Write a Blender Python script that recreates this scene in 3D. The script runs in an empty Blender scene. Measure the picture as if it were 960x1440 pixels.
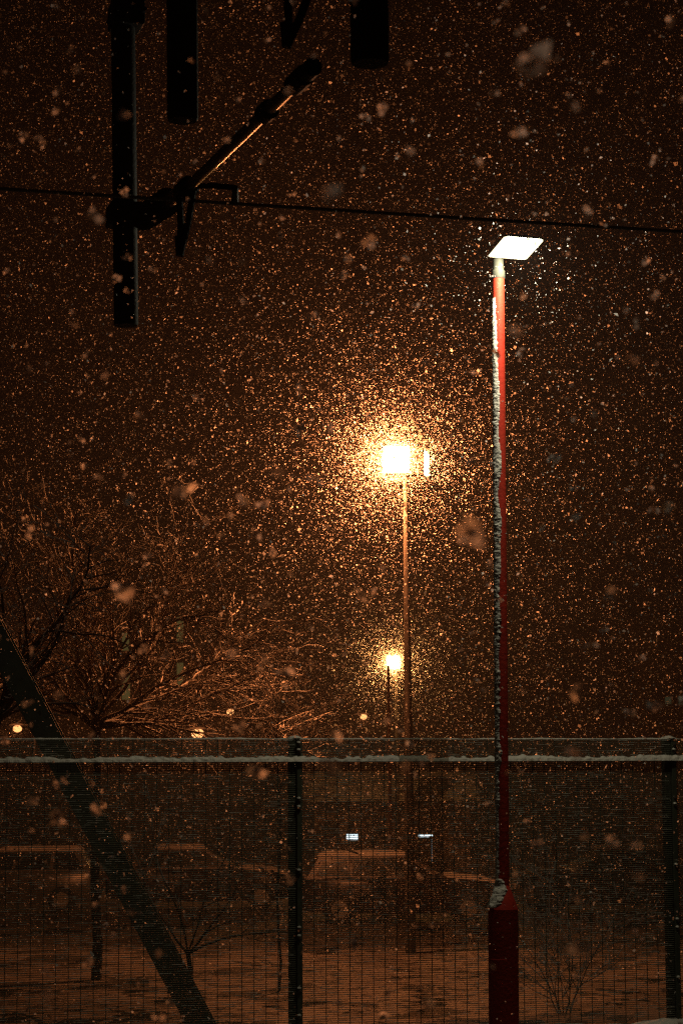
import bpy, bmesh, math, random
import numpy as np
from mathutils import Vector, Matrix, noise

R = math.radians
random.seed(7)
rng = np.random.default_rng(11)

# ------------------------------------------------------------------ camera
FPX = 3229.0                      # focal length in pixels of the 960 x 1440 photograph
CAM_H = 1.62
PITCH, ROLL = R(6.54), R(0.25)
sc = bpy.context.scene
C = sc.collection
cam_d = bpy.data.cameras.new('camera')
cam = bpy.data.objects.new('camera', cam_d)
C.objects.link(cam)
cam_d.sensor_fit = 'VERTICAL'
cam_d.sensor_height = 22.3
cam_d.lens = 22.3 * FPX / 1440.0
cam_d.clip_start, cam_d.clip_end = 0.05, 4000
cam_d.dof.use_dof = True
cam_d.dof.focus_distance = 20.0
cam_d.dof.aperture_fstop = 7.1
cam_d.dof.aperture_blades = 0
MROT = (Matrix.Rotation(R(90) + PITCH, 3, 'X') @ Matrix.Rotation(-ROLL, 3, 'Z'))
cam.matrix_world = Matrix.Translation((0, 0, CAM_H)) @ MROT.to_4x4()
sc.camera = cam

# ------------------------------------------------------------------ night sky, no sun
world = bpy.data.worlds.new('World')
sc.world = world
world.use_nodes = True
bg = world.node_tree.nodes['Background']
bg.inputs['Color'].default_value = (0.0042, 0.0017, 0.0009, 1)   # overcast sky lit by the town
bg.inputs['Strength'].default_value = 0.4

sc.view_settings.view_transform = 'Standard'
sc.view_settings.look = 'None'
sc.view_settings.exposure = 0.0
sc.view_settings.gamma = 1.0
cy = sc.cycles
cy.use_denoising = False
cy.max_bounces = 5
cy.diffuse_bounces = 2
cy.glossy_bounces = 2
cy.transmission_bounces = 2
cy.volume_bounces = 0
cy.transparent_max_bounces = 6
cy.sample_clamp_direct = 20.0
cy.sample_clamp_indirect = 1.0
cy.pixel_filter_type = 'BLACKMAN_HARRIS'
cy.filter_width = 1.3

SODIUM = (1.0, 0.29, 0.085)
SODIUM2 = (1.0, 0.40, 0.11)
LEDCOL = (1.0, 0.86, 0.52)
POWER = dict(flood=2700.0, flood_side=120.0, far_flood=1700.0, led=13.0, street=220.0)
HAZE = 0.0010
TH = R(15.5)                      # the tracks and the fence run off to the right at this angle
U = Vector((math.cos(TH), math.sin(TH), 0))
V = Vector((-math.sin(TH), math.cos(TH), 0))
FENCE_V = 14.1 * math.cos(TH)


def ray(px, py):
    return MROT @ Vector(((px - 480) / FPX, (720 - py) / FPX, -1))


def at(px, py, y):                # the point seen at a pixel, y metres in front of the camera
    d = ray(px, py)
    return Vector((0, 0, CAM_H)) + d * (y / d.y)


def at_z(px, py, z):              # the point seen at a pixel at height z
    d = ray(px, py)
    return Vector((0, 0, CAM_H)) + d * ((z - CAM_H) / d.z)


def uv(u, v, z=0.0):
    p = U * u + V * v
    return Vector((p.x, p.y, z))


# ------------------------------------------------------------------ materials
def mat(name, col, rough=0.6, metal=0.0, var=0.25, scale=8.0, bump=0.0, bscale=60.0, spec=0.5):
    m = bpy.data.materials.new(name)
    m.use_nodes = True
    n, l = m.node_tree.nodes, m.node_tree.links
    b = n['Principled BSDF']
    tc = n.new('ShaderNodeTexCoord')
    nz = n.new('ShaderNodeTexNoise')
    nz.inputs['Scale'].default_value = scale
    nz.inputs['Detail'].default_value = 6
    l.new(tc.outputs['Object'], nz.inputs['Vector'])
    cr = n.new('ShaderNodeValToRGB')
    cr.color_ramp.elements[0].position = 0.3
    cr.color_ramp.elements[1].position = 0.7
    cr.color_ramp.elements[0].color = (*[c * (1 - var) for c in col], 1)
    cr.color_ramp.elements[1].color = (*[min(1, c * (1 + var)) for c in col], 1)
    l.new(nz.outputs['Fac'], cr.inputs['Fac'])
    l.new(cr.outputs['Color'], b.inputs['Base Color'])
    b.inputs['Roughness'].default_value = rough
    b.inputs['Metallic'].default_value = metal
    b.inputs['Specular IOR Level'].default_value = spec
    if bump:
        nb = n.new('ShaderNodeTexNoise')
        nb.inputs['Scale'].default_value = bscale
        nb.inputs['Detail'].default_value = 5
        l.new(tc.outputs['Object'], nb.inputs['Vector'])
        bp = n.new('ShaderNodeBump')
        bp.inputs['Strength'].default_value = bump
        bp.inputs['Distance'].default_value = 0.02
        l.new(nb.outputs['Fac'], bp.inputs['Height'])
        l.new(bp.outputs['Normal'], b.inputs['Normal'])
    return m


def emit(name, col, strength):
    m = bpy.data.materials.new(name)
    m.use_nodes = True
    n, l = m.node_tree.nodes, m.node_tree.links
    n.remove(n['Principled BSDF'])
    e = n.new('ShaderNodeEmission')
    e.inputs['Color'].default_value = (*col, 1)
    e.inputs['Strength'].default_value = strength
    l.new(e.outputs[0], n['Material Output'].inputs['Surface'])
    return m


def flake_mat(name, dcol, tcol, mix):
    m = bpy.data.materials.new(name)
    m.use_nodes = True
    n, l = m.node_tree.nodes, m.node_tree.links
    n.remove(n['Principled BSDF'])
    d = n.new('ShaderNodeBsdfDiffuse'); d.inputs['Color'].default_value = (*dcol, 1)
    t = n.new('ShaderNodeBsdfTranslucent'); t.inputs['Color'].default_value = (*tcol, 1)
    mx = n.new('ShaderNodeMixShader'); mx.inputs[0].default_value = mix
    l.new(d.outputs[0], mx.inputs[1]); l.new(t.outputs[0], mx.inputs[2])
    rf = n.new('ShaderNodeBsdfRefraction')          # ice throws most of the light onward
    rf.inputs['Color'].default_value = (*tcol, 1)
    rf.inputs['Roughness'].default_value = 0.75
    rf.inputs['IOR'].default_value = 1.31
    m2 = n.new('ShaderNodeMixShader'); m2.inputs[0].default_value = 0.2
    l.new(mx.outputs[0], m2.inputs[1]); l.new(rf.outputs[0], m2.inputs[2])
    l.new(m2.outputs[0], n['Material Output'].inputs['Surface'])
    return m


M = {
    'snow': mat('snow', (0.81, 0.79, 0.75), 0.8, var=0.06, scale=3, bump=0.6, bscale=40),
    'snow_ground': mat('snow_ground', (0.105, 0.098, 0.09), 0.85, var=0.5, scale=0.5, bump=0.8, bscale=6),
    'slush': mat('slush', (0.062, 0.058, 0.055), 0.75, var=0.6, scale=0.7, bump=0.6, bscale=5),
    'asphalt': mat('asphalt', (0.06, 0.06, 0.06), 0.9, var=0.3, scale=10, bump=0.4),
    'ballast': mat('ballast', (0.10, 0.09, 0.08), 0.95, var=0.5, scale=30, bump=1.0, bscale=25),
    'rail': mat('rail', (0.18, 0.13, 0.10), 0.4, 0.8),
    'concrete': mat('concrete', (0.28, 0.27, 0.25), 0.9, var=0.2, scale=6, bump=0.4),
    'green_steel': mat('green_steel', (0.040, 0.050, 0.034), 0.6, 0.0, var=0.3, scale=14, bump=0.1),
    'wire_green': mat('wire_green', (0.13, 0.14, 0.105), 0.6, 0.0, var=0.3, scale=30),
    'black_steel': mat('black_steel', (0.014, 0.015, 0.013), 0.7, 0.0, var=0.4, scale=10, bump=0.2),
    'galv': mat('galv', (0.22, 0.20, 0.17), 0.36, 0.85, var=0.25, scale=18),
    'porcelain': mat('porcelain', (0.05, 0.025, 0.015), 0.25, var=0.2),
    'red_paint': mat('red_paint', (0.58, 0.042, 0.022), 0.6, var=0.14, scale=9, bump=0.12, bscale=50, spec=0.3),
    'grey_metal': mat('grey_metal', (0.30, 0.31, 0.30), 0.5, 0.3, var=0.2, scale=20),
    'spigot': mat('spigot', (0.055, 0.058, 0.05), 0.7, 0.0, var=0.2, scale=20),
    'dark_metal': mat('dark_metal', (0.010, 0.010, 0.010), 0.95, 0.0, spec=0.1),
    'pole_metal': mat('pole_metal', (0.17, 0.16, 0.145), 0.55, 0.2, var=0.3, scale=6),
    'rust_pole': mat('rust_pole', (0.26, 0.13, 0.07), 0.7, 0.0, var=0.3, scale=6),
    'copper': mat('copper', (0.50, 0.46, 0.40), 0.6, 0.1),
    'bark': mat('bark', (0.045, 0.032, 0.024), 0.95, var=0.45, scale=25, bump=0.9, bscale=50),
    'twig': mat('twig', (0.10, 0.065, 0.045), 0.9, var=0.3, scale=20),
    'stucco': mat('stucco', (0.16, 0.14, 0.12), 0.9, var=0.25, scale=1.2, bump=0.4, bscale=12),
    'brick': mat('brick', (0.20, 0.12, 0.09), 0.9, var=0.3, scale=3, bump=0.4, bscale=12),
    'roof': mat('roof', (0.07, 0.06, 0.06), 0.9),
    'glass_dark': mat('glass_dark', (0.015, 0.017, 0.02), 0.15, var=0.1),
    'tyre': mat('tyre', (0.02, 0.02, 0.02), 0.9),
    'lens_off': mat('lens_off', (0.5, 0.5, 0.5), 0.15),
    'car_dark': mat('car_dark', (0.035, 0.03, 0.035), 0.35, 0.2, var=0.15),
    'car_red': mat('car_red', (0.18, 0.03, 0.02), 0.35, 0.2, var=0.15),
    'car_grey': mat('car_grey', (0.14, 0.14, 0.14), 0.35, 0.4, var=0.15),
    'flake': flake_mat('flake', (0.86, 0.87, 0.90), (0.92, 0.92, 0.93), 0.65),
    'led_on': emit('led_on', LEDCOL, 3.5),
    'sodium_on': emit('sodium_on', (1.0, 0.62, 0.25), 26.0),
    'sodium_far': emit('sodium_far', (1.0, 0.58, 0.2), 20.0),
    'street_on': emit('street_on', (1.0, 0.40, 0.13), 2.1),
    'strip_on': emit('strip_on', (0.78, 0.95, 1.0), 1.6),
    'strip_dim': emit('strip_dim', (0.78, 0.90, 0.9), 0.11),
    'window_warm': emit('window_warm', (0.55, 0.42, 0.13), 0.11),
    'window_green': emit('window_green', (0.35, 0.42, 0.22), 0.050),
}


# ------------------------------------------------------------------ mesh helpers
def obj(name, bm, material, parent=None, smooth=False):
    me = bpy.data.meshes.new(name)
    if isinstance(bm, bmesh.types.BMesh):
        bmesh.ops.recalc_face_normals(bm, faces=bm.faces[:])
        bm.to_mesh(me); bm.free()
    else:
        me.from_pydata(bm[0], [], bm[1])
    me.materials.append(M[material] if isinstance(material, str) else material)
    if smooth:
        for p in me.polygons: p.use_smooth = True
        me.set_sharp_from_angle(angle=R(40))
    o = bpy.data.objects.new(name, me)
    C.objects.link(o)
    if parent is not None:
        o.parent = parent
        o.matrix_parent_inverse = Matrix.Translation(parent.location).inverted() if parent.rotation_euler.z == 0 else parent_inv(parent)
    return o


def parent_inv(p):
    return (Matrix.Translation(p.location) @ p.rotation_euler.to_matrix().to_4x4()).inverted()


def tag(o, label, cat, group=None, kind=None):
    if label: o['label'] = label
    if cat: o['category'] = cat
    if group: o['group'] = group
    if kind: o['kind'] = kind
    return o


def thing(name, label, cat, loc=(0, 0, 0), group=None):
    o = bpy.data.objects.new(name, None)
    o.empty_display_size = 0.2
    C.objects.link(o)
    o.location = loc
    return tag(o, label, cat, group)


def struct(name, bm, material):
    o = obj(name, bm, material)
    o['kind'] = 'structure'
    return o


def box(bm, c, ax, ay, az, bevel=0.0):
    """box centred at c with half-axis vectors"""
    c = Vector(c); ax, ay, az = Vector(ax), Vector(ay), Vector(az)
    vs = [bm.verts.new(c + ax * sx + ay * sy + az * sz) for sz in (-1, 1) for sy in (-1, 1) for sx in (-1, 1)]
    fs = [bm.faces.new([vs[i] for i in q]) for q in ((0, 2, 3, 1), (4, 5, 7, 6), (0, 1, 5, 4), (2, 6, 7, 3), (0, 4, 6, 2), (1, 3, 7, 5))]
    if bevel:
        es = list({e for f in fs for e in f.edges})
        bmesh.ops.bevel(bm, geom=es, offset=bevel, segments=2, affect='EDGES', profile=0.5)
    return vs


def frame(d):
    d = Vector(d).normalized()
    a = Vector((0, 0, 1)) if abs(d.z) < 0.95 else Vector((1, 0, 0))
    x = d.cross(a).normalized()
    return x, x.cross(d).normalized()


def tube(bm, pts, rad, n=12, cap=True):
    """tube through points, one radius or one for each point"""
    pts = [Vector(p) for p in pts]
    if not hasattr(rad, '__len__'): rad = [rad] * len(pts)
    rings = []
    for i, p in enumerate(pts):
        d = (pts[min(i + 1, len(pts) - 1)] - pts[max(i - 1, 0)])
        x, y = frame(d)
        rings.append([bm.verts.new(p + (x * math.cos(2 * math.pi * k / n) + y * math.sin(2 * math.pi * k / n)) * rad[i]) for k in range(n)])
    for a, b in zip(rings, rings[1:]):
        for k in range(n):
            bm.faces.new((a[k], a[(k + 1) % n], b[(k + 1) % n], b[k]))
    if cap:
        bm.faces.new(rings[0][::-1]); bm.faces.new(rings[-1])
    return rings


def B(): return bmesh.new()


def one_box(*a, **k):
    bm = B(); box(bm, *a, **k); return bm


def one_tube(*a, **k):
    bm = B(); tube(bm, *a, **k); return bm


def lump(bm, c, rx, ry, rz, sub=2, amp=0.25, seed=0):
    """an uneven pad of snow"""
    tmp = bmesh.ops.create_icosphere(bm, subdivisions=sub, radius=1.0)
    for v in tmp['verts']:
        k = 1 + amp * noise.noise(v.co * 1.7 + Vector((seed, seed * 1.3, 0)))
        v.co = Vector(c) + Vector((v.co.x * rx * k, v.co.y * ry * k, max(v.co.z, -0.35) * rz * k))


# ------------------------------------------------------------------ ground, platforms, track bed
def hgt(v):
    """height of the land beyond the fence"""
    if v < FENCE_V + 1.2: return -0.06
    if v < 24: t = (v - FENCE_V - 1.2) / (24 - FENCE_V - 1.2); return -0.06 - 1.44 * (3 * t * t - 2 * t ** 3)
    if v < 62: return -1.5
    if v < 86: t = (v - 62) / 24; return -1.5 - 1.8 * (3 * t * t - 2 * t ** 3)
    return -3.3


vs_ = [FENCE_V + 0.25 + 0.35 * i for i in range(40)] + [28 + 0.8 * i for i in range(75)] + [90, 95, 100, 110, 125, 150, 200, 300, 600, 1500, 3000]
us_ = [-3000, -1200, -500, -220, -120, -70] + [-40 + 0.9 * i for i in range(100)] + [60, 80, 120, 220, 500, 1200, 3000]
verts, faces = [], []
for v in vs_:
    for u in us_:
        z = hgt(v)
        if abs(u) < 60 and v < 100 and not 24.5 < v < 60.5:
            z += 0.09 * noise.noise(Vector((u * 0.45, v * 0.45, 1))) + 0.035 * noise.noise(Vector((u * 1.6, v * 1.6, 5)))
        verts.append(uv(u, v, z))
nu = len(us_)
for i in range(len(vs_) - 1):
    for j in range(nu - 1):
        faces.append((i * nu + j, i * nu + j + 1, (i + 1) * nu + j + 1, (i + 1) * nu + j))
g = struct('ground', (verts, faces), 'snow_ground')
for p in g.data.polygons: p.use_smooth = True
# churned asphalt of the car park
verts, faces = [], []
for i in range(161):
    u = -40 + 0.5 * i
    e0 = 25.6 + 0.35 * noise.noise(Vector((u * 0.5, 0, 7))) + 0.15 * noise.noise(Vector((u * 2.0, 0, 9)))
    e1 = 59.5 + 0.4 * noise.noise(Vector((u * 0.5, 4, 7)))
    for k in range(9): verts.append(uv(u, e0 + (e1 - e0) * k / 8, -1.494))
for i in range(160):
    for k in range(8): faces.append((i * 9 + k, i * 9 + k + 1, (i + 1) * 9 + k + 1, (i + 1) * 9 + k))
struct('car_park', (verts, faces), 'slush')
PE0, PE1 = 7.3, 10.9              # platform edges on either side of the track bed
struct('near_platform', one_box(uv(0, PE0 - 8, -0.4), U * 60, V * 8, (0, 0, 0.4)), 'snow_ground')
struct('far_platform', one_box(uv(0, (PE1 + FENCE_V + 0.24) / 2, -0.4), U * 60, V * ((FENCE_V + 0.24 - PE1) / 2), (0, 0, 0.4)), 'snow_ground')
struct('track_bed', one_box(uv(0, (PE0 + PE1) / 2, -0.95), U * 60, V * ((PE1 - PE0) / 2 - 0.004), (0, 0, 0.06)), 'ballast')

# snow banked along the foot of the fence
verts, faces = [], []
NU = 260
for i in range(NU + 1):
    u = -8 + 16 * i / NU
    h = 0.085 + 0.03 * noise.noise(Vector((u * 2.1, 0, 3))) + 0.015 * noise.noise(Vector((u * 9, 0, 3)))
    for dv, k in ((-0.30, -0.1), (-0.20, 0.5), (-0.09, 0.9), (0.0, 1.0), (0.10, 0.8), (0.2, 0.35), (0.32, -0.4)):
        verts.append(uv(u, FENCE_V + dv, h * k))
for i in range(NU):
    for j in range(6):
        faces.append((i * 7 + j, i * 7 + j + 1, (i + 1) * 7 + j + 1, (i + 1) * 7 + j))
sb = obj('snow_bank', (verts, faces), 'snow', smooth=True)
tag(sb, 'low bank of snow lying along the foot of the mesh fence', 'snow', kind='stuff')

# ------------------------------------------------------------------ mesh fence
FT = at(480, 1039, 14.1).z        # top of the fence
FB = 0.05
def u_of(px):
    a = (px - 480) / FPX
    X = 14.1 * a / (1 - a * math.tan(TH))
    return (Vector((X, 14.1 + X * math.tan(TH), 0))).dot(U)
PU = [u_of(415), u_of(938)]
PW = PU[1] - PU[0]
fence = thing('mesh_fence', 'dark green close mesh security fence with a snow covered fold near its top', 'fence', uv(PU[0], FENCE_V))
FOLD = at(480, 1066.5, 14.1).z    # middle of the V fold
def fold_out(z):                  # how far the mesh juts towards the platform
    d = abs(z - FOLD)
    return 0.034 * max(0.0, 1 - d / 0.030)
posts_u = [PU[0] + PW * k for k in (-2, -1, 0, 1, 2, 3)]
rows = []
z = FT
while z > FB:
    rows.append(z); z -= 0.0127
def wire_box(vs, fs, c, ax, ay, az):
    b = len(vs)
    for sz in (-1, 1):
        for sy in (-1, 1):
            for sx in (-1, 1):
                vs.append(c + ax * sx + ay * sy + az * sz)
    fs += [tuple(b + i for i in q) for q in ((0, 2, 3, 1), (4, 5, 7, 6), (0, 1, 5, 4), (2, 6, 7, 3), (0, 4, 6, 2), (1, 3, 7, 5))]
Z = Vector((0, 0, 1))
hv, hf, vv, vf, sv, sf = [], [], [], [], [], []
for z in rows:
    wire_box(hv, hf, uv(PW / 2, -fold_out(z), z), U * (PW / 2 - 0.004), V * 0.002, Z * 0.0019)
nv = int(PW / 0.0762)
zs = [FB, FOLD - 0.032, FOLD, FOLD + 0.032, FT]
for k in range(nv + 1):
    u = PW * (k + 0.5) / (nv + 1)
    for a, b in zip(zs, zs[1:]):
        pa, pb = uv(u, -fold_out(a) + 0.0042, a), uv(u, -fold_out(b) + 0.0042, b)
        ax = (pb - pa) / 2
        wire_box(vv, vf, (pa + pb) / 2, U * 0.0021, ax.normalized().cross(U) * 0.0021, ax)
# broken beads of snow left on the horizontal wires
for z in rows[1:]:
    u = random.uniform(0, 0.3)
    while u < PW - 0.05:
        L = random.uniform(0.015, 0.11) * (1.0 if z > FOLD - 0.1 else 0.8)
        if u + L > PW: break
        hh = random.uniform(0.0003, 0.0008)
        wire_box(sv, sf, uv(u + L / 2, -fold_out(z), z + 0.0019 + hh), U * L / 2, V * 0.0019, Z * hh)
        u += L + random.expovariate(1 / (0.12 if z > FOLD else 0.16))
def lumpy_bar(length, z0, v0, h, w, seed, n=240, m=7):
    """ridge of snow lying along the fence"""
    vs, fs = [], []
    for i in range(n + 1):
        u = length * i / n
        a = 0.92 + 0.45 * noise.noise(Vector((u * 2.3, seed, 8))) + 0.35 * noise.noise(Vector((u * 6, seed, 0))) + 0.35 * noise.noise(Vector((u * 23, seed, 4)))
        for k in range(m):
            t = math.pi * (k / (m - 1))
            r = a * (1 + 0.25 * noise.noise(Vector((u * 30, k * 0.9, seed))))
            vs.append(uv(u, v0 - math.cos(t) * w * r, z0 + math.sin(t) * h * r - 0.003))
    for i in range(n):
        for k in range(m - 1):
            fs.append((i * m + k, i * m + k + 1, (i + 1) * m + k + 1, (i + 1) * m + k))
    return vs, fs
first = {}
fold_mesh = [lumpy_bar(PW, FOLD - 0.016, -0.022, 0.032, 0.024, 3 + q) for q in range(2)]
top_mesh = [lumpy_bar(PW, FT, 0.0, 0.008, 0.006, 30 + q) for q in range(2)]
for k in range(5):
    off = uv(posts_u[k], FENCE_V)
    for nm, data, mt, kd in (('horizontal_wires', (hv, hf), 'wire_green', 'stuff'), ('vertical_wires', (vv, vf), 'wire_green', 'stuff'),
                             ('wire_snow', (sv, sf), 'snow', 'stuff'), ('fold_snow', fold_mesh[k % 2], 'snow', None), ('top_snow', top_mesh[k % 2], 'snow', None)):
        key = nm + (str(k % 2) if nm in ('fold_snow', 'top_snow') else '')
        if key in first:
            o = first[key].copy(); C.objects.link(o)
        else:
            o = obj(nm, data, mt); first[key] = o
        o.parent = fence
        o.location = off - Vector(fence.location)
        if kd: o['kind'] = kd
post_bm = B()
box(post_bm, uv(0, 0.045, FT / 2 - 0.02), U * 0.032, V * 0.036, Z * (FT / 2 + 0.02), bevel=0.006)
bar_bm = B()
box(bar_bm, uv(0.017, -0.012, FT / 2), U * 0.015, V * 0.005, Z * (FT / 2 - 0.02), bevel=0.002)
bolt_bm = B(); tube(bolt_bm, [uv(0, -0.015), uv(0, -0.026)], 0.011, 8); tube(bolt_bm, [uv(0, -0.026), uv(0, -0.036)], 0.006, 6)
cap_bm = B(); lump(cap_bm, (0, -0.03, 0.013), 0.013, 0.013, 0.010, 1, 0.3, 2)
mound_bm = B(); lump(mound_bm, (0, 0, 0), 0.045, 0.045, 0.014, 2, 0.4, 4)
P0 = {}
def fence_part(nm, bm, mt, loc, parent=fence):
    if nm not in P0:
        o = obj(nm, bm, mt); P0[nm] = o
    else:
        o = P0[nm].copy(); C.objects.link(o)
    o.parent = parent
    o.location = Vector(loc) - (Vector(fence.location) if parent is fence else Vector((0, 0, 0)))
    return o
for u in posts_u:
    base = uv(u, FENCE_V)
    p = fence_part('post', post_bm, 'green_steel', base)
    fence_part('clamp_bar', bar_bm, 'green_steel', base)
    fence_part('post_snow', mound_bm, 'snow', base + Vector((0, 0, FT + 0.006)) + V * 0.03)
    for zz in (FT - 0.035, FT - 0.078, FT - 0.37, FT - 0.42, FT - 0.80, FT - 1.14, FT - 1.19, FT - 1.50, FT - 1.66):
        b = fence_part('bolt', bolt_bm, 'galv', base + U * 0.017 + Vector((0, 0, zz)))
        if random.random() < 0.75:
            fence_part('bolt_snow', cap_bm, 'snow', base + U * 0.017 + Vector((0, 0, zz)))

# ------------------------------------------------------------------ red lamp post on the far platform
PD = 12.8
pb = at(708.5, 1500, PD); pt = at(700.5, 392, PD)
lean = (pt - pb)
ground_p = pb + lean * ((0 - pb.z) / lean.z)
lp = thing('red_lamp_post', 'red painted lamp post with lit white panel light and snow down its left side', 'lamp post', ground_p)
axis = lean.normalized()
def on_axis(z): return ground_p + lean * (z / lean.z)
zc0, zc1 = at(708, 1279, PD).z, at(707, 1246, PD).z
ztop = pt.z
bm = B()
tube(bm, [on_axis(0.0), on_axis(0.012), on_axis(0.03), on_axis(zc0)], [0.10, 0.10, 0.083, 0.083], 40)
base_o = obj('base_section', bm, 'red_paint', lp, smooth=True)
zd = 0.10
bm = B()
rings_ = []
for zz in (0.16, 0.165, 0.615, 0.62):
    c = on_axis(zz); k_ = 0.0832 if zz in (0.16, 0.62) else 0.0842
    rings_.append([bm.verts.new(c + Vector((math.cos(R(a_)) * k_, math.sin(R(a_)) * k_, 0))) for a_ in range(205, 281, 5)])
for ra, rb in zip(rings_, rings_[1:]):
    for k in range(15): bm.faces.new((ra[k], ra[k + 1], rb[k + 1], rb[k]))
obj('service_door', bm, 'red_paint', base_o)
bm = B(); tube(bm, [on_axis(zc0 + 0.001), on_axis(zc0 + 0.004), on_axis(zc1)], [0.083, 0.0825, 0.037], 40)
o = obj('shoulder', bm, 'red_paint', lp, smooth=True)
NS = 30
bm = B(); tube(bm, [on_axis(zc1 + (ztop - zc1) * i / NS) for i in range(NS + 1)], [0.036 - 0.0035 * i / NS for i in range(NS + 1)], 32)
shaft = obj('shaft', bm, 'red_paint', lp, smooth=True)
zsp = at(700.5, 366, PD).z
bm = B(); tube(bm, [on_axis(ztop), on_axis(ztop + 0.006), on_axis(ztop + 0.042), on_axis(ztop + 0.05), on_axis(zsp + 0.006)], [0.034, 0.037, 0.037, 0.030, 0.028], 28)
obj('spigot', bm, 'spigot', lp, smooth=True)
# snow blown onto the left of the shaft
def side_snow(z0, z1, rad_of, nz, c_ang, half, seed, thick, fade_top):
    vs, fs = [], []
    na = 17
    for i in range(nz + 1):
        zz = z0 + (z1 - z0) * i / nz
        c = on_axis(zz); r0 = rad_of(zz)
        t = min(1.0, (z1 - zz) / fade_top)
        low = 0.42 + 0.58 * min(1.0, max(0.0, (zz - z0) / (z1 - z0) * 1.7))
        edge = half * low * (0.42 + 0.58 * t) + 0.50 * noise.noise(Vector((zz * 5.5, seed, 0))) + 0.20 * noise.noise(Vector((zz * 41, seed, 2))) + 0.12 * noise.noise(Vector((zz * 140, seed, 2)))
        for k in range(na):
            a = c_ang + half * 1.5 * (2 * k / (na - 1) - 1)
            d = (edge - abs(a - c_ang)) / 0.30
            lay = max(-0.4, min(1.0, d)) * thick
            lay *= 0.75 + 0.35 * noise.noise(Vector((zz * 22, a * 3, seed))) + 0.34 * noise.noise(Vector((zz * 80, a * 5, seed + 3))) + 0.15 * noise.noise(Vector((zz * 170, a * 12, seed + 5)))
            if d <= 0: lay = -0.004
            if zz > z1 - 0.01 or zz < z0 + 0.004: lay = -0.004
            r = r0 + lay
            vs.append(c + Vector((math.cos(a) * r, math.sin(a) * r, 0)))
    for i in range(nz):
        for k in range(na - 1):
            fs.append((i * na + k, i * na + k + 1, (i + 1) * na + k + 1, (i + 1) * na + k))
    return vs, fs
zsn = at(700, 418, PD).z
obj('blown_snow', side_snow(zc1 + 0.01, zsn, lambda z: 0.036 - 0.0035 * (z - zc1) / (ztop - zc1), 1300, R(205), R(64), 5, 0.0075, 0.55), 'snow', shaft, smooth=True)
obj('shoulder_snow', side_snow(zc0 + 0.006, zc1 + 0.05, lambda z: max(0.036, 0.0825 - 0.0455 * (z - zc0) / (zc1 - zc0)), 90, R(215), R(66), 9, 0.012, 0.05), 'snow', lp, smooth=True)
# lamp head: a flat panel reaching out over the platform
zh = at(700, 362.5, PD + 0.02).z
q = [at_z(685.5, 361.5, zh), at_z(739, 365.5, zh), at_z(764.5, 338, zh), at_z(709, 333, zh)]
cen = sum(q, Vector()) / 4
ex = ((q[1] - q[0]) + (q[2] - q[3])) / 2
ey = ((q[3] - q[0]) + (q[2] - q[1])) / 2
def rounded(half_scale, z, r=0.25, n=6):
    out = []
    for cx, cy_, a0 in ((1, 1, 0), (-1, 1, 90), (-1, -1, 180), (1, -1, 270)):
        for i in range(n + 1):
            a = R(a0 + 90 * i / n)
            x = cx * (1 - r) + math.cos(a) * r; y = cy_ * (1 - r * 0.45) + math.sin(a) * r * 0.45
            p = cen + ex * 0.5 * x * half_scale + ey * 0.5 * y * half_scale
            out.append(Vector((p.x, p.y, z)))
    return out
def slab(levels):
    bm = B(); prev = None
    for pts in levels:
        cur = [bm.verts.new(p) for p in pts]
        if prev:
            for i in range(len(cur)): bm.faces.new((prev[i], prev[(i + 1) % len(cur)], cur[(i + 1) % len(cur)], cur[i]))
        else: bm.faces.new(cur[::-1])
        prev = cur
    bm.faces.new(prev)
    return bm
head = obj('lamp_head', slab([rounded(1.02, zh + 0.004), rounded(1.02, zh + 0.010), rounded(0.95, zh + 0.020), rounded(0.7, zh + 0.028)]), 'grey_metal', lp)
obj('lens', slab([rounded(0.99, zh), rounded(0.99, zh + 0.0035)]), 'led_on', head)
bm = B()
lump(bm, cen + Vector((0, 0, zh + 0.026 - cen.z)), 0.10, 0.19, 0.024, 3, 0.4, 8)
obj('head_snow', bm, 'snow', head, smooth=True)
def add_light(name, kind, loc, col, power, parent, size=0.0, size_y=None, rot=None, aim=None, cone=150, blend=1.0):
    ld = bpy.data.lights.new(name, kind)
    ld.color = col; ld.energy = power
    if kind == 'AREA':
        ld.shape = 'RECTANGLE'; ld.size = size; ld.size_y = size_y
    else:
        ld.shadow_soft_size = size
    if kind == 'SPOT':
        ld.spot_size = R(cone); ld.spot_blend = blend
        rot = Vector(aim).to_track_quat('-Z', 'Y').to_euler()
    lo = bpy.data.objects.new(name, ld); C.objects.link(lo)
    if rot is not None: lo.rotation_euler = rot
    lo.location = loc
    lo.parent = parent
    lo.matrix_parent_inverse = parent_inv(parent)
    return lo
add_light('lamp_light', 'AREA', cen + ey * 0.05 + Vector((0, 0, zh - 0.006 - cen.z)), LEDCOL, POWER['led'], lp, 0.16, 0.30,
          rot=(0, 0, math.atan2(ey.y, ey.x) - math.pi / 2))

add_light('lens_spill', 'POINT', cen + ey * 0.42 + Vector((0, 0, zh - 0.05 - cen.z)), (1.0, 0.92, 0.68), 30.0, lp, 0.0)

LAMP3 = tuple(cen + ey * 0.2 + Vector((0, 0, zh - 0.12 - cen.z)))

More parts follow.
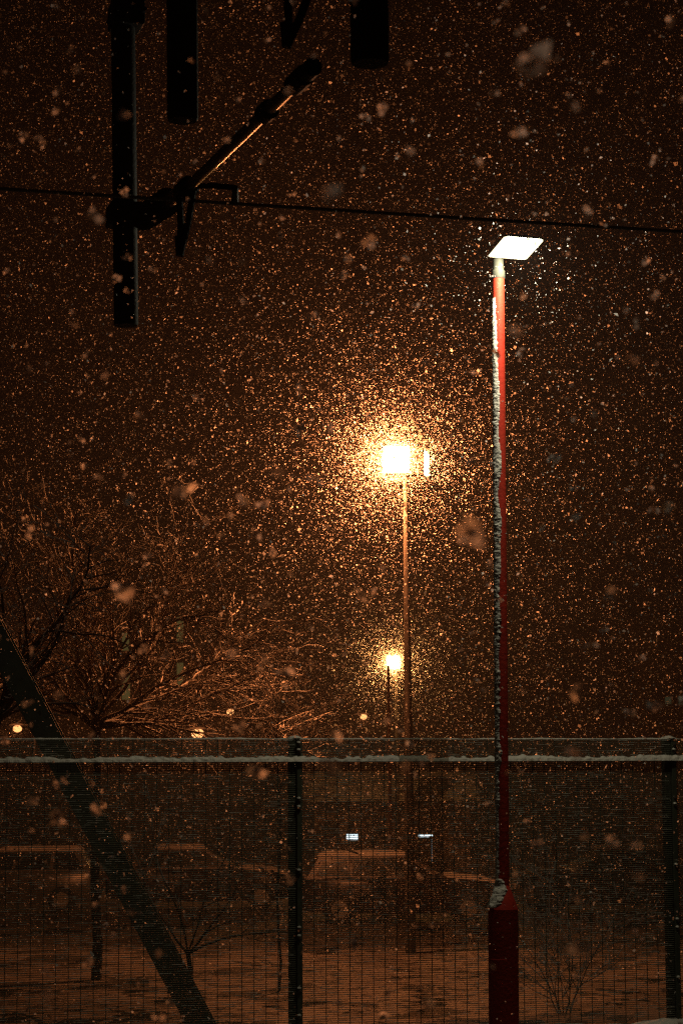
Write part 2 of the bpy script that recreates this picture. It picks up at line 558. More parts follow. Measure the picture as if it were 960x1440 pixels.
# ------------------------------------------------------------------ floodlight masts
def floodlight(parent, c, facing, up, size, depth, lens_mat, nm='floodlight'):
    f = Vector(facing).normalized(); x = f.cross(Vector(up)).normalized(); y = x.cross(f).normalized()
    bm = B()
    for sgn in (1,):
        a = [c + x * sx * size / 2 + y * sy * size / 2 for sx, sy in ((-1, -1), (1, -1), (1, 1), (-1, 1))]
        b = [c - f * depth + x * sx * size * 0.33 + y * sy * size * 0.33 for sx, sy in ((-1, -1), (1, -1), (1, 1), (-1, 1))]
        A = [bm.verts.new(p) for p in a]; Bv = [bm.verts.new(p) for p in b]
        bm.faces.new(A); bm.faces.new(Bv[::-1])
        for i in range(4): bm.faces.new((A[i], A[(i + 1) % 4], Bv[(i + 1) % 4], Bv[i]))
    h = obj(nm, bm, 'dark_metal', parent)
    bm = B(); box(bm, c + f * 0.006, x * size * 0.47, y * size * 0.47, f * 0.004)
    obj('lens', bm, lens_mat, h)
    bm = B()
    for s in (-1, 1):
        tube(bm, [c - f * depth * 0.5 + x * s * size * 0.5 , c - f * depth * 0.5 + x * s * size * 0.5 - y * size * 0.62], 0.016, 6)
    tube(bm, [c - f * depth * 0.5 - x * size * 0.5 - y * size * 0.62, c - f * depth * 0.5 + x * size * 0.5 - y * size * 0.62], 0.016, 6)
    obj('yoke', bm, 'pole_metal', h)
    return h

FD = 41.0
fc = at(557, 647.5, FD)
base = at(577, 1300, FD); base.z = hgt(base.dot(V)) - 0.05
ptop = at(570, 676, FD)
fm = thing('floodlight_mast', 'tall thin mast with blazing orange floodlight beside a side-facing one', 'floodlight', base)
bm = B(); tube(bm, [base + (ptop - base) * (i / 14) for i in range(15)], [0.095 - 0.05 * i / 14 for i in range(15)], 16)
obj('pole', bm, 'pole_metal', fm, smooth=True)
arm = B(); tube(arm, [at(548, 675, FD), at(603, 671, FD)], 0.03, 8); obj('cross_arm', arm, 'pole_metal', fm)
floodlight(fm, fc + Vector((0, -0.1, 0)), (-0.22, -1, -0.06), (0.03, 0, 1), 0.50, 0.24, 'sodium_on')
c2 = at(599, 653, FD) + Vector((0.0, 0.0, 0))
floodlight(fm, c2, (0.98, -0.197, -0.02), (0, 0, 1), 0.46, 0.22, 'sodium_on')
add_light('flood_light', 'SPOT', fc + Vector((-0.03, -0.13, 0)), SODIUM, POWER['flood'], fm, 0.0, aim=(-0.15, -1, -0.30), cone=178, blend=0.25)
add_light('spill_light', 'POINT', fc + Vector((-0.35, -0.35, 0)), SODIUM, 1500, fm, 0.0)
add_light('flood_light', 'SPOT', c2 + Vector((0.03, -0.008, 0)), SODIUM, POWER['flood_side'], fm, 0.0, aim=(0.998, -0.06, 0.30), cone=172, blend=0.5)

LAMP1 = tuple(fc + Vector((0.05, -0.3, 0)))
FD2 = 92.0
fc = at(552.5, 931.5, FD2)
base = at(559, 1190, FD2); base.z = hgt(base.dot(V)) - 0.05
ptop = at(556.5, 944, FD2)
fm = thing('floodlight_mast', 'smaller distant mast with a single yellow floodlight below the tall one', 'floodlight', base)
bm = B(); tube(bm, [base + (ptop - base) * (i / 14) for i in range(15)], [0.11 - 0.05 * i / 14 for i in range(15)], 16)
obj('pole', bm, 'pole_metal', fm, smooth=True)
floodlight(fm, fc, (-0.15, -1, -0.05), (0, 0, 1), 0.56, 0.28, 'sodium_far')
add_light('flood_light', 'SPOT', fc + Vector((-0.01, -0.03, 0)), SODIUM2, POWER['far_flood'], fm, 0.0, aim=(-0.15, -1, -0.05), cone=176, blend=0.2)
add_light('spill_light', 'POINT', fc + Vector((-0.05, -0.6, 0)), SODIUM2, 300, fm, 0.0)

LAMP2 = tuple(fc + Vector((0, -0.3, 0)))
pbase = at(549.5, 1178, 72.0); pbase.z = hgt(pbase.dot(V)) - 0.05
ptp = at(545.5, 938, 72.0)
o = thing('bare_post', 'thin unlit brown post rising just left of the yellow floodlight', 'post', pbase)
obj('pole', one_tube([pbase, pbase.lerp(ptp, .5), ptp], [0.075, 0.06, 0.045], n=10), 'rust_pole', o, smooth=True)
obj('pole_cap', one_tube([ptp, ptp + Vector((0, 0, 0.05))], [0.052, 0.03], n=10), 'pole_metal', o)

# far street lamps
def street_lamp(px, py, y, size, label, power, armdir=1):
    c = at(px, py, y)
    b = Vector((c.x + armdir * 0.75, c.y, hgt(c.dot(V)) - 0.05))
    t = thing('street_lamp', label, 'street lamp', b, 'far sodium street lamps')
    h = c.z - b.z
    pts = [b, b + Vector((0, 0, h * 0.5)), b + Vector((0, 0, h * 0.93)), b + Vector((-armdir * 0.15, 0, h + 0.06)), b + Vector((-armdir * 0.55, 0, h + 0.12))]
    obj('pole', one_tube(pts, [0.09, 0.075, 0.06, 0.05, 0.04], n=10), 'dark_metal', t, smooth=True)
    bm = B(); lump(bm, c + Vector((0, 0, 0.10)), 0.36, 0.17, 0.12, 2, 0.0, 1)
    hd = obj('lantern', bm, 'dark_metal', t, smooth=True)
    bm = B(); bmesh.ops.create_icosphere(bm, subdivisions=2, radius=1.0)
    for v in bm.verts: v.co = c + Vector((v.co.x * size, v.co.y * size * 0.8, v.co.z * size * 0.8 - 0.08))
    obj('bulb', bm, 'street_on', hd, smooth=True)
    add_light('lamp_light', 'POINT', c + Vector((0, -0.5, -0.25)), SODIUM, power, t, 0.0)
street_lamp(25, 1022, 95, 0.19, 'orange street lamp glowing low at the far left beneath the branches', POWER['street'])
street_lamp(278, 1028, 75, 0.21, 'brightest low orange street lamp shining just above the fence right of the trunk', POWER['street'])
street_lamp(324, 999, 120, 0.20, 'small orange street lamp a little higher right of the brightest low one', POWER['street'])
street_lamp(511, 1006, 130, 0.20, 'small orange street lamp standing alone left of the thin brown post', POWER['street'], -1)

# ------------------------------------------------------------------ overhead line gantry
GB = 8.2                          # height of the beam over the tracks
tubes = [((177.5, 458), 10.5), ((257, 170), 8.2), ((520, 90), 6.6)]
Pt = [at(px, py, y) for (px, py), y in tubes]
gdir = (Pt[0] - Pt[2]); gdir.z = 0; gdir.normalize()
gbase = Pt[0] + gdir * 12.0; gbase.z = -0.06
gan = thing('overhead_line_gantry', 'black steel gantry over the track with hanging tubes and a registration arm', 'gantry', gbase)
far_m = gbase; near_m = Pt[2] - gdir * 11.0; near_m = Vector((near_m.x, near_m.y, 0))
bm = B(); gm = (far_m + near_m) / 2; gl = (far_m - near_m).length / 2
side = gdir.cross(Z).normalized()
box(bm, Vector((gm.x, gm.y, GB)), gdir * (gl + 0.3), side * 0.15, Z * 0.15, bevel=0.01)
obj('gantry_beam', bm, 'black_steel', gan)
for m_ in (far_m, near_m):
    bm = B(); box(bm, Vector((m_.x, m_.y, (GB - 0.155) / 2 - 0.03)), gdir * 0.13, side * 0.13, Z * ((GB - 0.155) / 2 + 0.03), bevel=0.01)
    obj('mast', bm, 'black_steel', gan)
TD = 0.114 / 2
for i, p in enumerate(Pt):
    topx = {0: at(173.0, 0, tubes[0][1]), 1: at(256, 0, tubes[1][1]), 2: at(519, 0, tubes[2][1])}[i]
    d = (topx - p) / (topx.z - p.z)
    e = p + d * (GB - 0.155 - p.z)
    bm = B(); tube(bm, [p, p + d * 0.01, p + (e - p) * 0.5, e], [TD * 0.93, TD, TD, TD], 24)
    dt = obj('drop_tube', bm, 'black_steel', gan, smooth=True)
    bm = B(); box(bm, e + Vector((0, 0, -0.012)), gdir * 0.13, side * 0.13, Z * 0.010); obj('flange', bm, 'black_steel', dt)
A = Pt[0]
def clampset(c, w=0.085, h=0.05):
    bm = B()
    box(bm, c, gdir * 0.085, side * w, Z * h, bevel=0.008)
    for s in (-1, 1):
        tube(bm, [c + side * s * (w - 0.01) - gdir * 0.12, c + side * s * (w - 0.01) + gdir * 0.12], 0.012, 6)
    return bm
obj('clamp', clampset(at(178, 303, 10.5)), 'black_steel', gan)
obj('clamp', clampset(at(178, 22, 10.5), 0.075, 0.06), 'black_steel', gan)
# registration arm
a0, a1, a2 = at(196, 310, 10.35), at(262, 266, 9.17), at(436, 98, 7.23)
bm = B(); tube(bm, [a0, a0.lerp(a1, 0.45), a0.lerp(a1, 0.5), a1], [0.038, 0.038, 0.03, 0.03], 14)
for k in range(6):
    c = a0.lerp(a1, 0.12 + 0.1 * k); dd = (a1 - a0).normalized()
    tube(bm, [c - dd * 0.02, c, c + dd * 0.02], [0.04, 0.062, 0.04], 14)
obj('insulator', bm, 'porcelain', gan, smooth=True)
arm_o = obj('registration_arm', one_tube([a1, a1.lerp(a2, .33), a1.lerp(a2, .66), a2], 0.022, n=20), 'galv', gan, smooth=True)
ad = (a2 - a1).normalized()
for t_, r_, l_ in ((0.0, 0.045, 0.07), (0.70, 0.036, 0.05), (0.93, 0.036, 0.09), (1.0, 0.031, 0.05)):
    c = a1.lerp(a2, t_)
    obj('arm_clamp', one_tube([c - ad * l_, c - ad * l_ * 0.8, c + ad * l_ * 0.8, c + ad * l_], [r_ * .8, r_, r_, r_ * .8], n=14), 'black_steel', arm_o)
# V shaped droppers under the arm and beside the near tube
for pa, pb_, pc, y in (((252, 275), (272, 268), (253, 360), 9.1), ((404, -10), (436, -14), (403, 66), 7.3)):
    bm = B()
    e = at(*pc, y)
    for s in (pa, pb_): tube(bm, [at(*s, y), at((s[0] + pc[0]) / 2 + 2, (s[1] + pc[1]) / 2, y), e], 0.014, 8)
    tube(bm, [e + Vector((0, 0, 0.08)), e], [0.022, 0.016], 8)
    obj('dropper', bm, 'black_steel', gan)
if True:                          # a short hanger carries the second dropper
    e = at(420, -12, 7.3)
    obj('hanger', one_tube([e, Vector((e.x, e.y, GB - 0.155))], 0.02, n=10), 'black_steel', gan)
bm = B()
s0, s1 = at(270, 262, 9.1), at(331, 264, 9.05)
tube(bm, [s0, s0.lerp(s1, .5) + Vector((0, 0, 0.006)), s1], 0.012, 8)
tube(bm, [s1, at(330, 284, 9.2)], [0.012, 0.016], 8)
obj('steady_arm', bm, 'black_steel', gan)
# contact wire runs with the track
w0 = at(331, 286.5, 9.2)
wv = w0.dot(V); wu = w0.dot(U)
pts = []
for i in range(81):
    u = -40 + 80 * i / 80
    zz = w0.z + 0.00030 * (u - wu) ** 2 + 0.004 * (u - wu) * 0.0
    pts.append(uv(u, wv, zz))
tag(obj('contact_wire', one_tube(pts, 0.0075, n=8), 'copper', smooth=True), 'thin overhead contact wire crossing the picture above the lamp post', 'wire')

# ------------------------------------------------------------------ mast with raking strut behind the fence
SD = 16.4
c_hi, c_lo = at(-2, 900, SD), at(73, 1042, SD)
d = (c_lo - c_hi).normalized()
foot = c_lo + d * ((hgt(SD + 0.3) - 0.15 - c_lo.z) / d.z)
head_ = c_lo + d * ((6.4 - c_lo.z) / d.z)
mb = Vector((head_.x - 0.05, head_.y, -0.15))
ms = thing('strutted_mast', 'dark green steel strut leaning up to the left behind the fence', 'mast', foot)
nrm = Vector((0, 1, 0)); wv_ = d.cross(nrm).normalized()
bm = B(); L = (head_ - foot).length / 2; cc = (head_ + foot) / 2
for s in (-1, 1): box(bm, cc + nrm * s * 0.075, d * L, wv_ * 0.088, nrm * 0.007, bevel=0.002)
box(bm, cc, d * (L - 0.002), wv_ * 0.006, nrm * 0.0675)
obj('raking_strut', bm, 'green_steel', ms)
bm = B()
box(bm, Vector((mb.x - 0.06, mb.y, 3.3)), (0.10, 0, 0), (0, 0.10, 0), (0, 0, 3.5), bevel=0.01)
obj('column', bm, 'green_steel', ms)
bm = B(); box(bm, foot + Vector((0, 0, 0.06)), (0.2, 0, 0), (0, 0.2, 0), (0, 0, 0.08), bevel=0.02); obj('footing', bm, 'concrete', ms)

# ------------------------------------------------------------------ bare trees and shrubs with snow on the twigs
class Net:
    def __init__(s): s.v, s.f = [], []
    def seg(s, a, b, ra, rb, n):
        x, y = frame(b - a); k0 = len(s.v)
        for p, r in ((a, ra), (b, rb)):
            for k in range(n):
                t = 2 * math.pi * k / n
                s.v.append(p + (x * math.cos(t) + y * math.sin(t)) * r)
        for k in range(n):
            s.f.append((k0 + k, k0 + (k + 1) % n, k0 + n + (k + 1) % n, k0 + n + k))
def rv(s=1.0): return Vector((random.uniform(-s, s), random.uniform(-s, s), random.uniform(-s, s)))
def grow(net, snow, start, dirn, length, rad, level, dens=1.0, snowr=0.0055, limb_net=None):
    n = max(3, int(length / (0.14 * snowr / 0.0055)))
    p = start.copy(); d = dirn.normalized()
    step = length / n
    for i in range(n):
        t = (i + 1) / n
        d = (d + rv(0.21) + Vector((0, 0, 0.012 if level < 2 else -0.004))).normalized()
        q_ = p + d * step
        r0, r1 = rad * (1 - 0.75 * i / n), rad * (1 - 0.75 * t)
        tgt = limb_net if (limb_net is not None and level == 0) else net
        tgt.seg(p, q_, r0, r1, 6 if level == 0 else (4 if level == 1 else 3))
        hz = math.hypot(d.x, d.y)
        if random.random() < 0.30 + 0.65 * hz:
            sr = snowr * random.uniform(0.6, 1.25) * (1.5 if level == 0 else 1.0)
            sr = max(sr, r0 * 0.75)
            off = Vector((0, 0, r0 * 0.75 + sr * 0.35))
            snow.seg(p + off, q_ + off, sr * 0.9, sr * 0.85, 3)
        if level < 3 and i > 0:
            k = random.random() * dens
            for _ in range(2 if k > 0.66 else (1 if k > 0.18 else 0)):
                ax = rv().normalized()
                side_d = (d + (ax - d * ax.dot(d)).normalized() * random.uniform(0.6, 1.15)).normalized()
                side_d.z += 0.06
                grow(net, snow, q_, side_d, length * random.uniform(0.30, 0.54) * (1.08 - 0.5 * t), r1 * 0.62, level + 1, dens, snowr, limb_net)
        p = q_
def make_tree(label, cat, base, fork, targets, rad, depth_j, name='bare_tree', dens=1.0, snowr=0.0055, trunk2=None, group='bare snowy trees', tag_group=True):
    t = thing(name, label, cat, base, group)
    trunk = Net(); twigs = Net(); snow = Net(); limbs = Net()
    for i in range(6):
        a, b = base.lerp(fork, i / 6), base.lerp(fork, (i + 1) / 6)
        w = Vector((0.03 * math.sin(i * 1.7), 0.02 * math.cos(i * 2.1), 0)) if 0 < i else Vector()
        w2 = Vector((0.03 * math.sin((i + 1) * 1.7), 0.02 * math.cos((i + 1) * 2.1), 0)) if i < 5 else Vector()
        trunk.seg(a + w, b + w2, rad * (1.15 - 0.35 * i / 6), rad * (1.15 - 0.35 * (i + 1) / 6), 10)
    for tg in targets:
        st = fork.lerp(base, random.uniform(0.0, 0.05))
        v = tg - st
        v.y += random.uniform(-depth_j, depth_j)
        grow(twigs, snow, st, v + Vector((0, 0, -0.1 * v.length)), v.length * random.uniform(0.98, 1.1), rad * random.uniform(0.32, 0.5), 0, dens, snowr, limbs)
    obj('trunk', (trunk.v, trunk.f), 'bark', t, smooth=True)
    o = obj('limbs', (limbs.v, limbs.f), 'bark', t, smooth=True)
    o = obj('crown', (twigs.v, twigs.f), 'twig', t); o['kind'] = 'stuff'
    o = obj('twig_snow', (snow.v, snow.f), 'snow', t); o['kind'] = 'stuff'
    return t, len(twigs.f), len(snow.f)

def gpt(px, y):
    p = at(px, 1300, y); p.z = hgt(p.dot(V)) - 0.1
    return p
D1 = 36.0
T = [at(*p, D1) for p in ((60, 700), (110, 690), (190, 700), (262, 745), (330, 800), (395, 860), (425, 905), (380, 950), (300, 985), (20, 760), (-60, 800), (-30, 880), (240, 850), (150, 790))]
print('tree', make_tree('bare snowy tree spreading wide above the fence, its trunk right of the leaning strut', 'tree', gpt(136, D1), at(136, 1010, D1), T, 0.075, 1.8, snowr=0.0078)[1:])
D2 = 22.0
T = [at(*p, D2) for p in ((104, 785), (60, 800), (-40, 740), (-120, 800), (20, 700))]
print('tree', make_tree('bare dark limbed tree at the left edge, reaching up past the leaning strut', 'tree', gpt(-45, D2), at(-22, 1050, D2), T, 0.085, 0.6)[1:])
D3 = 34.0
T = [at(*p, D3) for p in ((340, 960), (385, 940), (420, 930), (445, 970), (470, 990), (300, 990), (400, 985))]
print('tree', make_tree('low snowy sapling thicket above the fence left of the fence post', 'sapling', gpt(392, D3), at(392, 1110, D3), T, 0.018, 1.2)[1:])
D4 = 19.0
T = [at(*p, D4) for p in ((345, 1190), (305, 1160), (225, 1150), (180, 1210), (395, 1260))]
make_tree('forked bare shrub seen through the left fence panel', 'shrub', gpt(262, D4), at(264, 1335, D4), T, 0.024, 0.6, 'bare_shrub', group='bare shrubs behind the fence')
T = [at(*p, 20.5) for p in ((700, 1250), (745, 1215), (800, 1200), (850, 1230), (890, 1260), (770, 1290), (840, 1300))]
make_tree('dense bare shrub seen through the mesh right of the red lamp post', 'shrub', gpt(790, 20.5), at(792, 1450, 20.5), T, 0.016, 0.9, 'bare_shrub', 1.5, group='bare shrubs behind the fence')

# ------------------------------------------------------------------ parked cars under snow
def car(label, px0, px1, y, paint, flip=False, yaw=0.0, kind=0):
    """px0..px1 span of the car in the photograph, standing on the car park at depth y"""
    cpx = (px0 + px1) / 2
    c = at(cpx, 1300, y); c.z = hgt(c.dot(V)) + 0.0
    t = thing('parked_car', label, 'car', c, 'cars parked beyond the fence')
    fx = Vector((math.cos(yaw), math.sin(yaw), 0)) * (-1 if flip else 1); fy = Vector((-fx.y, fx.x, 0))
    L = 4.5; W = 0.86
    def pt(x, w, z): return c + fx * x + fy * w + Vector((0, 0, z))
    # stations along the car: x, half width at sill, at shoulder, heights
    prof = [(-2.22, .42, .62, .74), (-2.16, .30, .66, .93), (-1.9, .25, .80, .98), (-1.2, .22, .86, .96), (0.0, .20, .86, .95), (0.95, .22, .86, .95),
            (1.5, .22, .84, .90), (1.95, .25, .78, .82), (2.18, .30, .66, .70), (2.24, .38, .60, .60)]
    bm = B(); rings = []
    for x, z0, w, z1 in prof:
        ring = [(w * .93, z0), (w, z0 + .16), (w * 1.0, z1 - .10), (w * .90, z1), (-w * .90, z1), (-w, z1 - .10), (-w, z0 + .16), (-w * .93, z0)]
        rings.append([bm.verts.new(pt(x, a, b)) for a, b in ring])
    for a, b in zip(rings, rings[1:]):
        for k in range(8): bm.faces.new((a[k], a[(k + 1) % 8], b[(k + 1) % 8], b[k]))
    bm.faces.new(rings[0][::-1]); bm.faces.new(rings[-1])
    body = obj('body', bm, paint, t, smooth=True)
    # cabin
    bx, tx0, tx1, fxx = (-2.05, -1.75, 0.10, 0.98) if kind == 0 else (-1.75, -1.05, 0.05, 0.95)
    zb, zt = 0.94, 1.43
    bm = B(); r0 = [bm.verts.new(pt(x, w, zb)) for x, w in ((bx, .76), (fxx, .78), (fxx, -.78), (bx, -.76))]
    r1 = [bm.verts.new(pt(x, w, zt)) for x, w in ((tx0, .60), (tx1, .62), (tx1, -.62), (tx0, -.60))]
    for k in range(4): bm.faces.new((r0[k], r0[(k + 1) % 4], r1[(k + 1) % 4], r1[k]))
    bm.faces.new(r1)
    cab = obj('cabin', bm, paint, t)
    # windows set 6 mm proud of the cabin
    def quad_on(side, x0, x1, e0, e1):
        """pane on a cabin side between fractions"""
        A0, A1, B0, B1 = side
        def s(u_, v_): return A0.lerp(A1, u_).lerp(B0.lerp(B1, u_), v_)
        nn = (A1 - A0).cross(B0 - A0).normalized()
        if nn.dot(A0 - c - Vector((0, 0, 1.1))) < 0: nn = -nn
        bm = B()
        lo = [s(x0, .12), s(x1, .12), s(e1, .88), s(e0, .88)]
        a = [bm.verts.new(p + nn * 0.008) for p in lo]; b = [bm.verts.new(p - nn * 0.01) for p in lo]
        bm.faces.new(a); bm.faces.new(b[::-1])
        for k in range(4): bm.faces.new((a[k], a[(k + 1) % 4], b[(k + 1) % 4], b[k]))
        return bm
    for s in (1, -1):
        sd = (pt(bx, .76 * s, zb), pt(fxx, .78 * s, zb), pt(tx0, .60 * s, zt), pt(tx1, .62 * s, zt))
        for x0, x1 in ((.05, .30), (.33, .62), (.65, .93)):
            obj('side_window', quad_on(sd, x0, x1, x0 * .92 + .04, min(x1, .95)), 'glass_dark', cab)
    obj('windscreen', quad_on((pt(fxx, -.78, zb), pt(fxx, .78, zb), pt(tx1, -.62, zt), pt(tx1, .62, zt)), .07, .93, .07, .93), 'glass_dark', cab)
    obj('rear_window', quad_on((pt(bx, -.76, zb), pt(bx, .76, zb), pt(tx0, -.6, zt), pt(tx0, .6, zt)), .09, .91, .09, .91), 'glass_dark', cab)
    for x in (-1.35, 1.4):
        for s in (-1, 1):
            bm = B(); a = pt(x, s * .70, .31); b = pt(x, s * .875, .31)
            tube(bm, [a, a.lerp(b, .12), a.lerp(b, .88), b], [.29, .31, .31, .28], 22)
            wh = obj('wheel', bm, 'tyre', t)
            obj('rim', one_tube([b - (b - a) * .1, b + (b - a) * .03], [.20, .17], n=18), 'grey_metal', wh)
    for s in (-1, 1):
        obj('headlight', one_box(pt(2.16, s * .48, .62), fx * .08, fy * .14, (0, 0, .07), bevel=.02), 'lens_off', t)
        obj('tail_light', one_box(pt(-2.15, s * .58, .78), fx * .06, fy * .09, (0, 0, .09), bevel=.02), 'car_red', t)
        obj('mirror', one_box(pt(0.72, s * .90, 1.0), fx * .05, fy * .08, (0, 0, .06), bevel=.02), paint, t)
    # snow blankets
    def blanket(x0, x1, w0, w1, zf, th, seed):
        vs, fs = [], []; n, m = 26, 16
        for i in range(n + 1):
            for j in range(m + 1):
                u_, w_ = i / n, j / m
                x = x0 + (x1 - x0) * u_; w = (w0 + (w1 - w0) * u_) * (2 * w_ - 1)
                ed = min(u_, 1 - u_, w_ * .8, (1 - w_) * .8) / .10
                hgt_ = th * min(1, max(ed, 0)) ** .5 * (1 + .3 * noise.noise(Vector((x * 2.2, w * 2.2, seed)))) - 0.012
                vs.append(pt(x, w, zf(x) + hgt_))
        for i in range(n):
            for j in range(m):
                k = i * (m + 1) + j; fs.append((k, k + 1, k + m + 2, k + m + 1))
        return vs, fs
    obj('roof_snow', blanket(tx0 - .06, tx1 + .10, .62, .64, lambda x: zt, .10, px0), 'snow', t, smooth=True)
    obj('bonnet_snow', blanket(fxx - .02, 2.15, .74, .62, lambda x: .96 - max(0, x - 1.0) * .10 - max(0, x - 1.8) * .28, .08, px1), 'snow', t, smooth=True)
    if kind: obj('boot_snow', blanket(-2.15, bx + .03, .62, .72, lambda x: .95, .08, px1 + 3), 'snow', t, smooth=True)
    return t
car('snow covered estate car facing right, seen through the mesh right of the middle fence post', 418, 706, 50, 'car_dark', yaw=R(4))
car('snow covered saloon car seen through the mesh between red lamp post and right fence post', 716, 990, 53, 'car_grey', True, R(6), 1)
car('snow covered saloon car behind the leaning strut, left of the middle fence post', 150, 412, 55, 'car_dark', False, R(5), 1)
car('snow covered car at the far left, low behind the mesh', -125, 140, 54, 'car_grey', True, R(3), 0)

# ------------------------------------------------------------------ buildings far behind
def building(name, label, px0, px1, ytop_px, y, wallmat, roofh, windows, depth=9.0):
    a, b = at(px0, 1090, y), at(px1, 1090, y)
    zt = at((px0 + px1) / 2, ytop_px, y).z
    zb = hgt(y * math.cos(TH)) - 0.3
    cx = (a.x + b.x) / 2; hw = (b.x - a.x) / 2
    t = thing(name, label, 'building', (cx, y + depth / 2, zb))
    obj('wall', one_box((cx, y + depth / 2, (zt + zb) / 2), (hw, 0, 0), (0, depth / 2, 0), (0, 0, (zt - zb) / 2)), wallmat, t)
    bm = B()
    e = 0.4
    vs = [bm.verts.new(p) for p in ((cx - hw - e, y - e, zt), (cx + hw + e, y - e, zt), (cx + hw + e, y + depth + e, zt), (cx - hw - e, y + depth + e, zt),
                                    (cx - hw - e, y + depth / 2, zt + roofh), (cx + hw + e, y + depth / 2, zt + roofh))]
    for f in ((0, 1, 5, 4), (2, 3, 4, 5), (0, 4, 3), (1, 2, 5), (0, 3, 2, 1)): bm.faces.new([vs[i] for i in f])
    for v in bm.verts: v.co.z += 0.004
    rf = obj('roof', bm, 'roof', t)
    bm = B()
    vs = [bm.verts.new(p) for p in ((cx - hw - e, y - e - .02, zt + .03), (cx + hw + e, y - e - .02, zt + .03), (cx + hw + e, y + depth / 2, zt + roofh + .10), (cx - hw - e, y + depth / 2, zt + roofh + .10))]
    bm.faces.new(vs)
    bmesh.ops.solidify(bm, geom=bm.faces[:], thickness=0.06)
    obj('roof_snow', bm, 'snow', rf)
    for (x0, y0, x1, y1, mt) in windows:
        p, q_ = at(x0, y0, y), at(x1, y1, y)
        w, h = (q_.x - p.x), (p.z - q_.z)
        c = Vector(((p.x + q_.x) / 2, y, (p.z + q_.z) / 2))
        bm = B()
        for sx in (-1, 1): box(bm, c + Vector((sx * (w / 2 + .04), -.03, 0)), (.04, 0, 0), (0, .05, 0), (0, 0, h / 2 + .08))
        for sz in (-1, 1): box(bm, c + Vector((0, -.03, sz * (h / 2 + .04))), (w / 2, 0, 0), (0, .05, 0), (0, 0, .04))
        fr = obj('window', bm, 'grey_metal', t)
        obj('pane', one_box(c + Vector((0, -.012, 0)), (w / 2, 0, 0), (0, .008, 0), (0, 0, h / 2)), mt, fr)
    return t
wn = [(172, 890, 182, 915, 'window_warm'), (172, 948, 183, 984, 'window_warm'), (249, 868, 258, 904, 'window_warm'), (249, 932, 258, 965, 'window_warm')]
for x0 in (105, 140, 205, 285, 318):
    for y0 in (880, 940): wn.append((x0, y0, x0 + 11, y0 + 28, 'glass_dark'))
building('apartment_block', 'dark apartment block behind the tree with dim yellow stairwell windows', 80, 345, 840, 150, 'stucco', 3.0, wn, 12)
building('corner_house', 'dark house far off at the right edge with two dim greenish windows', 905, 1120, 955, 140, 'stucco', 4.0,
         [(934, 980, 943, 990, 'window_green'), (953, 979, 964, 991, 'window_green'), (990, 980, 1000, 992, 'glass_dark')], 10)
gz = 97
building('garage', 'low garage behind the cars with cold white light at a window and door', 440, 660, 1128, gz, 'brick', 1.2,
         [(487, 1173, 503, 1181, 'strip_on'), (588, 1173.5, 608, 1177, 'strip_on'), (605.5, 1178.5, 607.5, 1212, 'strip_dim'), (520, 1165, 545, 1180, 'glass_dark')], 7)

# ------------------------------------------------------------------ falling snow
def plates(n, seed):
    """n small bent plates of ice stuck together, open sheets that let light through"""
    g = np.random.default_rng(seed); vs, fs = [], []
    for k in range(n):
        a = g.normal(size=3); a /= np.linalg.norm(a)
        b = np.cross(a, g.normal(size=3)); b /= np.linalg.norm(b)
        c = np.cross(a, b); o = g.normal(size=3) * (0.45 if n > 1 else 0.0)
        q = len(vs); sc_ = 1.0 if n == 1 else 0.75
        vs += [o + sc_ * b, o + sc_ * (c * 0.9 + a * 0.25), o - sc_ * b, o - sc_ * (c * 0.9 - a * 0.25)]
        fs += [(q, q + 1, q + 3), (q + 1, q + 2, q + 3)]
    return np.array(vs), np.array(fs)


TRI = (np.array([(1, 0, 0), (-0.5, 0.87, 0.1), (-0.5, -0.87, -0.1)]), np.array([(0, 1, 2)]))
ONE, TWO, FIVE = plates(1, 1), plates(2, 2), plates(6, 3)


def flakes(y0, y1, density, rmed, rsig, shp, shf):
    kx, ky, mx = 0.37 / 2, 0.36, 1.25
    n = 4000
    ys = np.linspace(y0, y1, n)
    low = np.where(ys < 14, 0.05, np.where(ys < 60, -1.4, -3.2))
    w = 2 * (kx * ys + mx); h = CAM_H + ky * ys + 1.0 - low
    vol = np.sum(w * h) * (y1 - y0) / n
    cnt = int(vol * density)
    cdf = np.cumsum(w * h); cdf /= cdf[-1]
    y = np.interp(rng.random(cnt), cdf, ys)
    x = (rng.random(cnt) * 2 - 1) * (kx * y + mx)
    lo = np.where(y < 14, 0.05, np.where(y < 60, -1.4, -3.2))
    z = lo + rng.random(cnt) * (CAM_H + ky * y + 1.0 - lo)
    return place(np.stack([x, y, z], 1), rmed, rsig, shp, shf)


def place(pos, rmed, rsig, shp, shf):
    cnt = len(pos)
    r = np.exp(rng.normal(math.log(rmed), rsig, cnt))
    nvt = len(shp)
    a = rng.normal(size=(cnt, 3)); a /= np.linalg.norm(a, axis=1)[:, None]
    b = rng.normal(size=(cnt, 3)); b -= a * np.sum(a * b, 1)[:, None]; b /= np.linalg.norm(b, axis=1)[:, None]
    c = np.cross(a, b)
    sq = rng.uniform(0.55, 1.0, (cnt, 3))
    jit = rng.uniform(0.7, 1.3, (cnt, nvt))
    vt = (shp[None, :, 0:1] * (a * sq[:, 0:1])[:, None] + shp[None, :, 1:2] * (b * sq[:, 1:2])[:, None] + shp[None, :, 2:3] * (c * sq[:, 2:3])[:, None])
    vt = vt * jit[:, :, None] * r[:, None, None] + pos[:, None]
    fa = shf[None] + (np.arange(cnt) * nvt)[:, None, None]
    return vt.reshape(-1, 3), fa.reshape(-1, 3), cnt


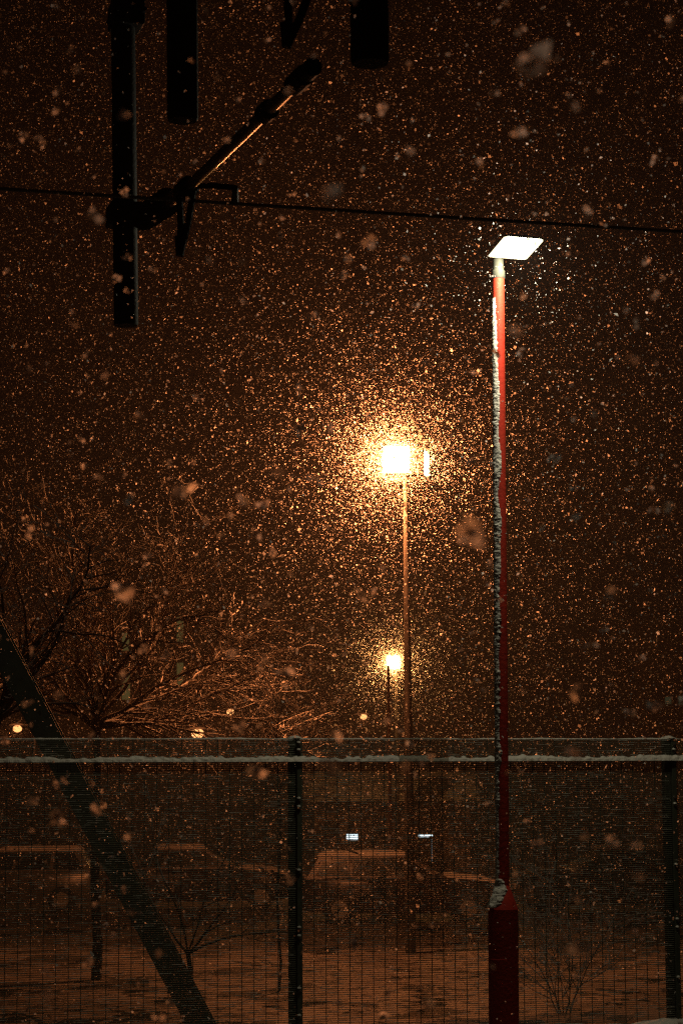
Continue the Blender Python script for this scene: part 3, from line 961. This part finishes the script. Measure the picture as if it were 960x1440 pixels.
def lamp_glow_flakes(c, n, scale, rmin, rmed, rsig):
    """extra flakes packed round a lamp head to build up its glow"""
    d = rng.normal(size=(n, 3)); d /= np.linalg.norm(d, axis=1)[:, None]
    return place(np.array(c)[None] + d * (rmin + rng.exponential(scale, n))[:, None], rmed, rsig, *ONE)


sets = [flakes(1.2, 4, 130, 0.0054, 0.35, *FIVE), flakes(4, 9, 40, 0.0034, 0.40, *FIVE), flakes(9, 30, 75, 0.0047, 0.42, *ONE),
        flakes(30, 62, 12, 0.0125, 0.40, *ONE), flakes(62, 112, 2.2, 0.0180, 0.35, *ONE),
        lamp_glow_flakes(LAMP1, 42000, 2.6, 0.2, 0.0086, 0.38), lamp_glow_flakes(LAMP2, 18000, 3.0, 0.25, 0.0150, 0.38), lamp_glow_flakes(LAMP3, 330, 0.42, 0.13, 0.0040, 0.40)]  # added clusters that strengthen the glow at the lamps
vall, fall, o_ = [], [], 0
for v_, f_, c_ in sets:
    vall.append(v_); fall.append(f_ + o_); o_ += len(v_)
vall = np.concatenate(vall); fall = np.concatenate(fall)
me = bpy.data.meshes.new('falling_snow')
me.vertices.add(len(vall)); me.vertices.foreach_set('co', vall.astype(np.float32).ravel())
me.loops.add(fall.size); me.loops.foreach_set('vertex_index', fall.astype(np.int32).ravel())
me.polygons.add(len(fall)); me.polygons.foreach_set('loop_start', np.arange(0, fall.size, 3, dtype=np.int32))
me.update(calc_edges=True)
me.materials.append(M['flake'])
fs_ = bpy.data.objects.new('falling_snow', me); C.objects.link(fs_)
tag(fs_, 'thick falling snowflakes glowing orange in the floodlight', 'snow', kind='stuff')
print('flakes', [s[2] for s in sets], 'tris', len(fall))

# ------------------------------------------------------------------ snowy air
if HAZE:
    hz = obj('haze', one_box((0, 140, 4.5), (170, 0, 0), (0, 180, 0), (0, 0, 9.6)), 'snow')
    m = bpy.data.materials.new('haze')
    m.use_nodes = True
    n, l = m.node_tree.nodes, m.node_tree.links
    n.remove(n['Principled BSDF'])
    pv = n.new('ShaderNodeVolumePrincipled')
    pv.inputs['Color'].default_value = (0.9, 0.9, 0.9, 1)
    pv.inputs['Density'].default_value = HAZE
    pv.inputs['Anisotropy'].default_value = 0.25
    l.new(pv.outputs[0], n['Material Output'].inputs['Volume'])
    hz.data.materials.clear(); hz.data.materials.append(m)
    tag(hz, 'thin glowing winter haze filling the air', 'haze', kind='stuff')
